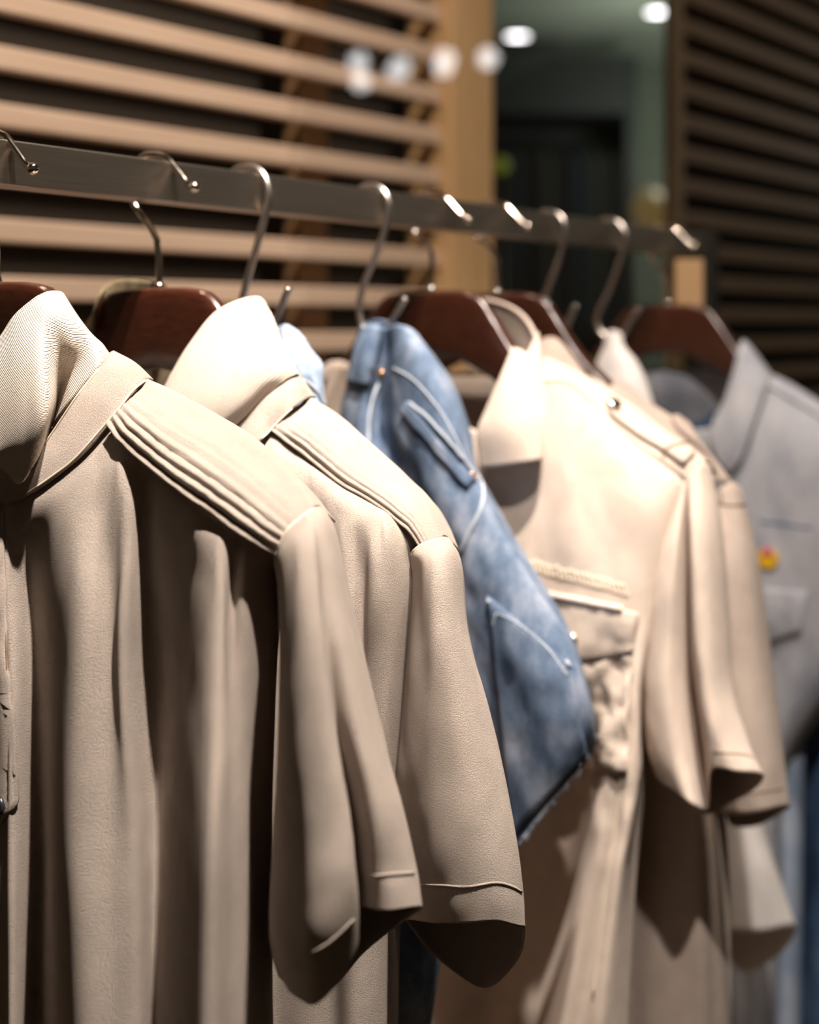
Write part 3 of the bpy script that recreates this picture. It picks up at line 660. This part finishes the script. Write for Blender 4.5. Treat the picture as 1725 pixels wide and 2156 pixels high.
if pk:
    o = put('back_pocket', pk, DENIM, t4, solid=.0022); kt = pk.tree()
    seam('pocket_edge', kt, [(1033, 1256), (1080, 1278), (1140, 1322), (1200, 1405)], .0020, DTHREAD, o, .0009)
    seam('pocket_edge', kt, [(1033, 1256), (1015, 1320), (1000, 1390), (992, 1440)], .0018, DTHREAD, o, .0009)
    seam('pocket_stitching', kt, [(1046, 1290), (1090, 1312), (1150, 1362), (1196, 1424)], .0009, DTHREAD, o, .0007)
    seam('pocket_stitching', kt, [(1046, 1290), (1032, 1340), (1016, 1410)], .0009, DTHREAD, o, .0007)
    ds = MB()
    for k in range(17):
        u = k/16; x, y = 1050+u*140, 1272+u*80+u*u*45
        q = trace(kt, [(x, y), (x-5, y+9), (x-10, y+18)], 3, .0006)
        if len(q) > 2: ds.tube(q, .0006, 5)
    if ds.v: put('cross_stitching', ds, DTHREAD, o)
fl = patch(sv, [(862, 845), (994, 1010), (985, 1030), (850, 868)], 20, 4, .003, .001)
if fl: put('pocket_welt', fl, DENIM, t4, solid=.003)
seam('fly_seam', sv, [(806, 790), (786, 828), (775, 880), (774, 935)], .0018, DTHREAD, t4, .0009)
seam('side_seam', sv, [(1003, 1000), (1016, 1030), (1012, 1075), (990, 1120), (972, 1165)], .0020, DTHREAD, t4, .0009)
seam('pocket_seam', sv, [(868, 848), (910, 885), (955, 940), (992, 1000)], .0014, DTHREAD, t4, .0032)
seam('waist_seam', sv, [(830, 775), (872, 800), (920, 855), (955, 915), (985, 985)], .0011, DTHREAD, t4, .0006)
lp = patch(sv, [(768, 690), (800, 690), (776, 812), (738, 806)], 5, 16, .004, .0005, .002)
if lp: put('belt_loop', lp, DENIM, t4, solid=.0025)
for q in ((744, 793), (806, 787), (992, 1003)):
    p, n = hit(sv, *q, .001)
    if p is not None: put('rivet', MB().disc(p, n, .0042, .003, dome=.4), COPPER, t4)
fr_ = MB()
for i in range(70):
    k = i/69; x, y = 1098+k*(1238-1098), 1778-k*(1778-1592)-math.sin(k*math.pi)*6
    p, n = hit(sv, x, y-8, .0008)
    if p is not None: fr_.tube([p, p+Vector((random.uniform(-.004, .004), 0, -random.uniform(.004, .012)))-U*.001], [.0006, .0003], 4)
if fr_.v: put('frayed_hem', fr_, DTHREAD, t4)

# ------------------------------------------------------------------ khaki shirts
G5 = Plane(945); G6 = Plane(1072)
t5 = thing('khaki_shirt', 'front khaki shirt with epaulette, flap pocket and dark underside of its big collar', 'shirt', G5.Q(.05, -.85), 'khaki epaulette shirts')
b5 = [
 [(560,980,-.02),(640,840,0),(700,760,.01),(800,800,.03),(1000,905,.045),(1080,905,.045),(1140,800,.03),(1200,803,.024),(1270,862,.022),(1330,925,.020),(1390,965,.015),(1440,1003,.008)],
 [(560,1080,0),(640,1000,.02),(720,950,.03),(830,960,.045),(1000,985,.05),(1080,985,.05),(1142,930,.045),(1206,920,.040),(1272,945,.040),(1332,985,.036),(1390,1015,.028),(1438,1030,.012)],
 [(570,1200,.01),(650,1150,.04),(740,1120,.05),(860,1110,.055),(1000,1110,.056),(1080,1110,.056),(1146,1105,.052),(1212,1100,.057),(1278,1095,.050),(1340,1095,.046),(1390,1100,.036),(1424,1110,.014)],
 [(600,1300,.01),(680,1290,.05),(770,1285,.055),(880,1285,.06),(1000,1285,.06),(1084,1285,.06),(1152,1285,.056),(1222,1285,.061),(1288,1285,.057),(1338,1285,.050),(1372,1285,.038),(1396,1290,.014)],
 [(620,1460,.01),(700,1450,.05),(790,1450,.055),(890,1450,.06),(1000,1450,.062),(1090,1450,.060),(1160,1450,.058),(1232,1450,.052),(1290,1450,.050),(1330,1450,.056),(1346,1450,.05),(1356,1455,.014)],
 [(640,1660,.01),(720,1660,.02),(800,1650,-.02),(890,1650,-.035),(990,1650,-.025),(1080,1650,-.035),(1160,1650,-.028),(1226,1650,-.02),(1266,1650,.056),(1312,1650,.062),(1340,1650,.056),(1348,1655,.014)],
 [(640,1900,.01),(720,1900,.02),(800,1900,-.02),(890,1900,-.035),(980,1900,-.025),(1060,1900,-.040),(1125,1900,-.028),(1190,1900,-.02),(1226,1900,.060),(1268,1900,.062),(1300,1900,.064),(1326,1905,.014)],
 [(640,2420,.01),(710,2420,.02),(780,2420,-.02),(840,2420,-.035),(900,2420,-.02),(960,2420,-.040),(1010,2420,-.025),(1060,2420,-.02),(1110,2420,.062),(1180,2420,.06),(1240,2420,.066),(1296,2420,.014)]]
rows = sidewrap(G5, px_rows(G5, b5)); g = gridpts(rows, 7, 10)
for j, r in enumerate(g):
    for i, p in enumerate(r):
        s, z, n = G5.snz(p); k = .0012+.0050*math.exp(-((z+.40)/.06)**2)*(1 if s > .08 else .3)
        r[i] = p-U*wr(p, k*min(1, j/8), 42, 2)
mb = MB().grid(g); bv5 = mb.tree(); backpanel(G5, mb, -.235, .20, .037, -.85)
put('body', mb, KHAKI, t5, solid=.0012)
# shoulder over the hanger
def shoulder(pl, low, up):
    rows = [[pl.P(*c) for c in low], [(pl.P(*a)+pl.P(*b))*.5-U*.004+Vector((0, 0, .002)) for a, b in zip(low, up)], [pl.P(*c) for c in up]]
    last = []
    for c in up:
        s, z, n = pl.snz(pl.P(*c)); last.append(pl.Q(s-.004, z-.014, n-.025))
    return MB().grid(gridpts(rows+[last], 8, 8))
sh5 = shoulder(G5, [(1138,802,.032),(1200,806,.026),(1270,866,.024),(1330,928,.022),(1390,968,.018),(1442,1006,.012)], [(1150,752,-.012),(1240,795,-.016),(1320,848,-.016),(1395,905,-.016),(1450,940,-.014),(1492,972,-.012)])
s5t = sh5.tree(); put('shoulder_yoke', sh5, KHAKI, t5, solid=.0014)
r5 = [[(1422,1060,-.004),(1430,1036,.010),(1440,1014,.013),(1448,1002,.011),(1455,994,.010),(1474,975,.0),(1494,974,-.02)],
 [(1402,1200,-.01),(1386,1190,.030),(1422,1155,.038),(1446,1145,.012),(1458,1130,.034),(1490,1112,.020),(1520,1122,-.012)],
 [(1384,1380,-.01),(1362,1370,.030),(1408,1360,.044),(1452,1350,.010),(1466,1345,.040),(1500,1332,.030),(1532,1332,-.012)],
 [(1380,1480,-.01),(1358,1470,.030),(1408,1470,.046),(1462,1460,.008),(1478,1455,.040),(1508,1450,.032),(1540,1445,-.008)],
 [(1390,1580,-.01),(1366,1570,.030),(1424,1600,.046),(1480,1580,.008),(1492,1555,.038),(1525,1550,.034),(1572,1555,-.002)],
 [(1410,1650,-.004),(1388,1640,.028),(1452,1690,.044),(1490,1706,.014),(1500,1622,.034),(1552,1625,.032),(1606,1632,.0)]]
q5 = [[(1490,990,-.04),(1465,1030,-.045),(1435,1070,-.03)],[(1515,1150,-.045),(1470,1190,-.05),(1415,1220,-.035)],[(1528,1360,-.045),(1470,1390,-.05),(1400,1400,-.035)],[(1535,1480,-.045),(1470,1500,-.05),(1400,1500,-.035)],[(1560,1590,-.04),(1490,1620,-.045),(1410,1610,-.03)],[(1590,1660,-.03),(1540,1690,-.035),(1480,1712,-.015)]]
sl = sleeve(G5, r5, q5, 7, 10, .0016, 40, 4); st = sl.tree(); so = put('sleeve', sl, KHAKI, t5, solid=.0016)
seam('hem_stitching', st, [(1503, 1582), (1530, 1586), (1570, 1590), (1590, 1600)], .0009, BROWNTHREAD, so, .0004)
seam('armhole_seam', st, [(1440, 1014), (1449, 1000), (1460, 990)], .0012, THREAD, so, .0004)
# collar leaf with its rolled fold and the band round the hanger neck
c5 = [[(955,640,-.03),(985,629,-.034),(1040,636,-.03),(1088,656,-.02),(1118,688,-.002),(1134,735,.012)],
      [(960,690,-.03),(985,700,-.036),(1040,715,-.034),(1080,735,-.024),(1110,755,-.004),(1132,770,.008)],
      [(975,760,-.03),(1000,790,-.036),(1040,800,-.034),(1080,805,-.024),(1110,810,-.004),(1130,812,.006)]]
put('collar_band', MB().grid(gridpts(px_rows(G5, c5), 7, 6)), KHAKI, t5, solid=.0024)
l5 = [[(1080,733,.034),(1094,736,.034),(1110,744,.030),(1121,722,.018),(1131,700,.010),(1134,712,.002)],
      [(1052,800,.058),(1072,800,.062),(1095,800,.060),(1115,795,.052),(1137,780,.034),(1140,785,.022)],
      [(1022,868,.068),(1048,866,.074),(1076,864,.074),(1108,860,.068),(1138,850,.052),(1142,855,.038)],
      [(1006,915,.072),(1036,916,.078),(1070,914,.079),(1106,910,.074),(1139,902,.060),(1142,905,.046)],
      [(1013,988,.072),(1045,984,.077),(1078,979,.078),(1110,974,.075),(1138,969,.066),(1141,969,.054)]]
cl = MB().grid(gridpts(px_rows(G5, l5), 8, 8)); put('collar', cl, KHAKI, t5, solid=.0022)
put('collar_edge', MB().tube(spl([G5.P(*c) for c in [(978,629,-.034),(1040,635,-.028),(1088,655,-.018),(1118,688,.0),(1134,735,.012),(1139,800,.036),(1140,880,.056),(1139,968,.062)]], 8), .0022, 8), KHAKI2, t5)
# epaulette
def epaulette(pl, bvh, lowpts, uppts, button, parent, lift, m):
    a = trace(bvh, lowpts, 5, lift); b = trace(bvh, uppts, 5, lift*1.0)
    if len(a) < 3 or len(b) < 3: return
    N = 20; g = []
    def rs(p, k): f = k*(len(p)-1); i = min(int(f), len(p)-2); return p[i].lerp(p[i+1], f-i)
    for i in range(N+1):
        k = i/N; w_ = min(1, .35+k*5) if k < .13 else 1
        p, q = rs(a, k), rs(b, k); md = p.lerp(q, .5)
        g.append([md+(p.lerp(q, v)-md)*w_-U*.002*math.sin(math.pi*v)+Vector((0, 0, .0015)) for v in (0, .25, .5, .75, 1)])
    o = put('epaulette', MB().grid(g), m, parent, solid=.003)
    p, n = hit(bvh, *button, lift+.003)
    if p is not None: put('snap_button', MB().disc(p, n, .0062, .0034, dome=.4), SNAP, o)
epaulette(G5, s5t, [(1262,858),(1300,892),(1345,925),(1392,952),(1440,985)], [(1285,836),(1330,862),(1380,902),(1430,938),(1466,962)], (1288,862), t5, .003, KHAKI)
for p in ([(1392,958),(1412,948),(1446,942)],): seam('bar_tack', s5t, p, .0009, BROWNTHREAD, t5, .006)
# pocket flap
pf = patch(bv5, [(1085, 1232), (1345, 1288), (1335, 1372), (1100, 1412)], 24, 12, .0035, .0018, .0015)
if pf:
    o = put('pocket_flap', pf, KHAKI, t5, solid=.0024); ft = pf.tree()
    seam('welt', ft, [(1095, 1236), (1150, 1250), (1230, 1266), (1340, 1288)], .0032, KHAKI2, o, .0012)
    p, n = hit(ft, 1206, 1348, .0005)
    if p is not None: put('snap_button', MB().disc(p, n, .0068, .0045, dome=.5), SNAP, o)
pb = patch(bv5, [(1100, 1380), (1333, 1375), (1325, 1625), (1120, 1640)], 24, 24, .0015, .006, .006)
if pb: put('pocket_bag', pb, KHAKI, t5, solid=.0016)
em = MB()
for i in range(22):
    x = 1118+i*9.2; y = 1196+i*2.4; a = random.uniform(-1, 1)
    pts = [(x-6, y+8*a), (x+2, y-14-6*random.random()), (x+8, y+6), (x+14, y-6*a)]
    p = trace(bv5, pts, 2, .0008)
    if len(p) > 2: em.tube(p, .0009, 5)
if em.v: put('embroidery', em, THREAD, t5)
seam('side_seam', bv5, [(1322, 1405), (1318, 1500), (1306, 1650), (1280, 1850), (1250, 2100)], .0012, THREAD, t5, .0006)

t6 = thing('khaki_shirt', 'rear khaki shirt, its shoulder and cuff showing right of the front khaki shirt', 'shirt', G6.Q(.05, -.85), 'khaki epaulette shirts')
b6 = [
 [(760,1000,-.02),(900,850,.01),(1040,860,.04),(1120,860,.045),(1180,840,.035),(1235,812,.022),(1300,838,.020),(1370,885,.018),(1430,935,.014),(1500,1010,.006)],
 [(770,1100,0),(900,960,.03),(1040,950,.05),(1120,950,.05),(1180,935,.046),(1240,930,.042),(1305,940,.040),(1375,965,.036),(1435,1000,.028),(1498,1050,.01)],
 [(790,1260,.01),(910,1250,.05),(1040,1250,.06),(1120,1250,.056),(1190,1250,.062),(1260,1250,.052),(1330,1250,.058),(1390,1250,.048),(1440,1250,.04),(1480,1255,.012)],
 [(800,1550,.01),(910,1550,.05),(1040,1550,.064),(1120,1550,.052),(1200,1550,.064),(1290,1550,.05),(1350,1550,.06),(1410,1550,.054),(1460,1550,.044),(1500,1555,.012)],
 [(810,1850,.01),(910,1850,.05),(1040,1850,.064),(1130,1850,.05),(1220,1850,.064),(1310,1850,.046),(1370,1850,.060),(1430,1850,.058),(1485,1850,.050),(1528,1855,.012)],
 [(820,2420,.01),(910,2420,.05),(1040,2420,.064),(1130,2420,.05),(1220,2420,.064),(1300,2420,.046),(1370,2420,.062),(1430,2420,.060),(1490,2420,.052),(1534,2425,.012)]]
g = gridpts(sidewrap(G6, px_rows(G6, b6)), 6, 9)
for j, r in enumerate(g):
    for i, p in enumerate(r): r[i] = p-U*wr(p, .0015*min(1, j/8), 40, 6)
mb = MB().grid(g); backpanel(G6, mb, -.235, .20, .037, -.85); put('body', mb, KHAKI2, t6, solid=.0012)
sh6 = shoulder(G6, [(1180,842,.038),(1235,815,.026),(1300,840,.024),(1370,888,.022),(1432,938,.018),(1503,1015,.010)], [(1215,742,-.01),(1262,782,-.014),(1335,830,-.016),(1400,868,-.016),(1452,905,-.014),(1545,1020,-.012)])
s6t = sh6.tree(); put('shoulder_yoke', sh6, KHAKI2, t6, solid=.0014)
r6 = [[(1494,1080,-.004),(1500,1056,.010),(1512,1035,.012),(1528,1020,.004),(1545,1016,-.004),(1562,1035,-.02)],
 [(1490,1210,-.01),(1484,1200,.028),(1520,1190,.040),(1550,1182,.034),(1578,1172,.018),(1597,1180,-.012)],
 [(1500,1400,-.01),(1490,1390,.030),(1535,1390,.046),(1575,1388,.040),(1605,1382,.022),(1624,1390,-.01)],
 [(1510,1600,-.008),(1502,1590,.030),(1550,1595,.046),(1595,1592,.042),(1630,1585,.024),(1649,1590,-.006)],
 [(1530,1715,-.004),(1524,1712,.028),(1565,1716,.040),(1605,1710,.038),(1640,1703,.022),(1662,1700,.0)]]
q6 = [[(1556,1060,-.04),(1535,1090,-.045),(1510,1090,-.03)],[(1590,1220,-.045),(1550,1250,-.05),(1510,1230,-.035)],[(1618,1430,-.045),(1570,1450,-.05),(1520,1420,-.035)],[(1640,1640,-.04),(1590,1650,-.045),(1530,1620,-.03)],[(1640,1714,-.03),(1595,1738,-.03),(1545,1740,-.02)]]
sl = sleeve(G6, r6, q6, 6, 10, .0014, 40, 8); st = sl.tree(); so = put('sleeve', sl, KHAKI2, t6, solid=.0016)
seam('hem_stitching', st, [(1560, 1672), (1600, 1668), (1650, 1660)], .0008, BROWNTHREAD, so, .0004)
l6 = [[(1120,730,.0),(1142,700,-.004),(1165,686,-.012),(1178,694,-.026)],
      [(1118,770,.03),(1145,745,.026),(1180,725,.012),(1212,735,-.014)],
      [(1120,810,.044),(1160,800,.038),(1205,780,.022),(1248,772,-.008)],
      [(1130,845,.046),(1165,840,.042),(1210,825,.030),(1262,790,-.004)]]
put('collar', MB().grid(gridpts(px_rows(G6, l6), 8, 8)), KHAKI2, t6, solid=.0022)
epaulette(G6, s6t, [(1408,892),(1440,922),(1475,952),(1500,985),(1512,1010)], [(1420,880),(1460,910),(1500,945),(1528,985),(1540,1012)], (1443,884), t6, .003, KHAKI2)
seam('bar_tack', st, [(1512,1062),(1540,1066),(1575,1062)], .0009, BROWNTHREAD, so, .001)
seam('bar_tack', st, [(1510,1000),(1516,1030),(1520,1064)], .0009, BROWNTHREAD, so, .001)

# ------------------------------------------------------------------ white top, far jeans, denim shirt
G7 = Plane(1308)
t7 = thing('white_top', 'white short sleeved top on a hook, just right of the rear khaki shirt', 'top', G7.Q(.1, -.7))
rows = [[(1276,702,.002),(1284,697,.008),(1298,697,.008),(1308,703,.002)], [(1272,730,.004),(1284,730,.014),(1300,730,.014),(1316,732,.002)],
 [(1256,768,.006),(1284,775,.022),(1320,772,.022),(1344,768,.002)], [(1240,840,.006),(1290,850,.03),(1335,845,.03),(1372,840,.002)],
 [(1250,1100,.006),(1320,1100,.04),(1380,1100,.04),(1440,1100,.002)], [(1280,1600,.006),(1350,1600,.04),(1420,1600,.04),(1490,1600,.002)], [(1290,2000,.006),(1350,2000,.04),(1410,2000,.04),(1500,2000,.002)]]
full = []
for r in rows:
    f = [G7.P(*c) for c in r]; full.append(f+[G7.P(r[2][0], r[2][1]+2, -.02), G7.P(r[1][0], r[1][1]+2, -.02)])
put('body', MB().grid(gridpts(full, 6, 8, True), True), WHITE, t7, solid=.0012)
r7 = [[(1440,1150,.0),(1460,1140,.02),(1490,1140,.02),(1510,1160,.0)],[(1470,1450,.0),(1490,1445,.03),(1540,1445,.03),(1560,1460,.0)],[(1500,1715,.0),(1530,1712,.034),(1575,1712,.032),(1600,1718,.0)],[(1510,1850,.0),(1540,1850,.036),(1605,1846,.034),(1640,1846,.0)],[(1520,1955,.0),(1545,1962,.036),(1610,1962,.034),(1676,1952,.0)]]
q7 = [[(1500,1170,-.03),(1470,1175,-.03)],[(1545,1480,-.035),(1500,1490,-.035)],[(1590,1750,-.035),(1530,1770,-.035)],[(1625,1890,-.035),(1550,1910,-.035)],[(1640,2010,-.03),(1560,2046,-.03)]]
put('sleeve', sleeve(G7, r7, q7, 6, 9, .001, 30, 3), WHITE, t7, solid=.0016)

G9 = Plane(1428)
t9 = thing('denim_jacket', 'grey blue denim jacket with a yellow pin, at the right edge', 'jacket', G9.Q(.1, -.8))
b9 = [
 [(1240,960,-.01),(1330,860,.01),(1420,900,.045),(1500,900,.048),(1560,870,.035),(1612,812,.020),(1660,835,.018),(1720,870,.016),(1790,930,.01),(1850,1000,0)],
 [(1250,1080,0),(1340,1020,.04),(1430,1000,.05),(1510,990,.05),(1568,980,.048),(1625,970,.046),(1680,970,.044),(1735,980,.04),(1795,1010,.03),(1845,1060,.0)],
 [(1270,1250,.01),(1350,1250,.05),(1440,1250,.058),(1520,1250,.056),(1580,1250,.060),(1640,1250,.054),(1690,1250,.052),(1740,1250,.056),(1790,1250,.04),(1820,1260,.0)],
 [(1275,1400,.01),(1350,1400,.05),(1435,1400,.06),(1510,1400,.054),(1570,1400,.058),(1628,1400,.048),(1675,1400,.054),(1725,1400,.052),(1775,1400,.036),(1800,1405,.0)],
 [(1280,1620,.01),(1345,1620,.05),(1420,1620,.058),(1480,1620,.05),(1530,1620,.056),(1575,1620,.046),(1605,1620,.052),(1630,1620,.046),(1650,1620,.03),(1662,1625,.0)],
 [(1280,1900,.01),(1345,1900,.05),(1420,1900,.058),(1480,1900,.05),(1530,1900,.056),(1570,1900,.044),(1598,1900,.052),(1620,1900,.044),(1636,1900,.03),(1648,1905,.0)],
 [(1280,2420,.01),(1345,2420,.05),(1420,2420,.058),(1475,2420,.05),(1520,2420,.056),(1555,2420,.044),(1582,2420,.052),(1602,2420,.044),(1616,2420,.03),(1626,2425,.0)]]
g = gridpts(sidewrap(G9, px_rows(G9, b9)), 6, 9)
for j, r in enumerate(g):
    for i, p in enumerate(r): r[i] = p-U*wr(p, .002*min(1, j/8), 36, 12)
mb = MB().grid(g); bv9 = mb.tree(); backpanel(G9, mb, -.235, .20, .031, -.85)
put('body', mb, DENIMG, t9, solid=.0012)
l9 = [[(1500,890,.052),(1522,850,.046),(1545,780,.036),(1560,722,.020),(1572,720,.0)],
      [(1498,930,.058),(1530,890,.056),(1562,820,.046),(1585,760,.026),(1598,752,.0)],
      [(1510,970,.060),(1540,930,.060),(1576,870,.052),(1608,800,.028),(1622,785,.0)],
      [(1535,1000,.058),(1562,965,.058),(1588,890,.050),(1614,820,.026),(1632,795,.0)]]
cl9 = MB().grid(gridpts(px_rows(G9, l9), 7, 7)); put('collar', cl9, DENIMG, t9, solid=.0024)
sh9 = shoulder(G9, [(1560,872,.036),(1612,815,.024),(1660,838,.022),(1720,873,.020),(1790,933,.014)], [(1580,790,-.005),(1628,790,-.012),(1690,822,-.014),(1760,870,-.014),(1830,940,-.012)])
put('shoulder_yoke', sh9, DENIMG, t9, solid=.0014)
bk9 = [[(1372,870,-.03),(1385,825,-.036),(1420,800,-.04),(1460,812,-.04),(1500,850,-.035)], [(1372,900,-.03),(1395,880,-.036),(1430,870,-.04),(1470,880,-.04),(1515,890,-.035)], [(1372,960,-.03),(1400,950,-.036),(1440,950,-.04),(1480,950,-.04),(1530,950,-.035)]]
put('back_lining', MB().grid(gridpts(px_rows(G9, bk9), 6, 6)), DENIMD, t9, solid=.0016)
seam('chest_seam', bv9, [(1600, 1100), (1640, 1102), (1690, 1110), (1715, 1112)], .0012, DENIMD, t9, .0004)
pf = patch(bv9, [(1600, 1235), (1705, 1245), (1690, 1330), (1615, 1355)], 14, 10, .003, .001, .002)
if pf: put('pocket_flap', pf, DENIMG, t9, solid=.002)
p, n = hit(bv9, 1618, 1176, .001)
pin = thing('badge_pin', 'round yellow pin badge with a pink top on the grey denim jacket', 'badge', p)
YEL = plain('yellow enamel', (.72, .42, .01), .3); PNK = plain('pink enamel', (.65, .10, .20), .3)
put('enamel_disc', MB().disc(p, n, .0125, .003), YEL, pin)
up_ = Vector((0, 0, 1)); put('pink_enamel', MB().disc(p+n*.0022+up_*.0085, n, .0055, .0014), PNK, pin)
t8 = thing('hanging_jeans', 'pale blue jeans leg hanging below the grey denim jacket, right of the white sleeve', 'jeans', p9.Q(.1, -.9))
def legs(pl, rows, m, t, seed):
    full = [[pl.P(*c) for c in r]+[pl.P(r[2][0]-30, r[2][1], -.022), pl.P(r[1][0]-10, r[1][1], -.022)] for r in rows]
    g = gridpts(full, 6, 10, True)
    for r in g:
        for i, p in enumerate(r): r[i] = p-U*wr(p, .003, 30, seed, .2)
    put('leg', MB().grid(g, True), m, t)
G8 = Plane(1440)
legs(G8, [[(1630,1300,.0),(1645,1290,.02),(1680,1290,.024),(1705,1300,.0)],[(1630,1600,.0),(1645,1600,.026),(1672,1600,.028),(1694,1600,.0)],[(1622,1900,.0),(1640,1900,.028),(1668,1900,.03),(1690,1900,.0)],[(1605,2420,.0),(1628,2420,.028),(1658,2420,.03),(1680,2420,.0)]], DENIMP, t8, 3)
G8b = Plane(1480)
t8b = thing('hanging_jeans', 'dark navy jeans at the far right edge, behind the pale blue jeans', 'jeans', G8b.Q(.1, -.9))
legs(G8b, [[(1680,1250,.0),(1710,1240,.03),(1760,1240,.036),(1800,1250,.0)],[(1685,1600,.0),(1715,1600,.03),(1760,1600,.036),(1800,1600,.0)],[(1670,2420,.0),(1700,2420,.03),(1740,2420,.036),(1800,2420,.0)]], DENIMD, t8b, 6)
print('SCRIPT_OK', len(bpy.data.objects))
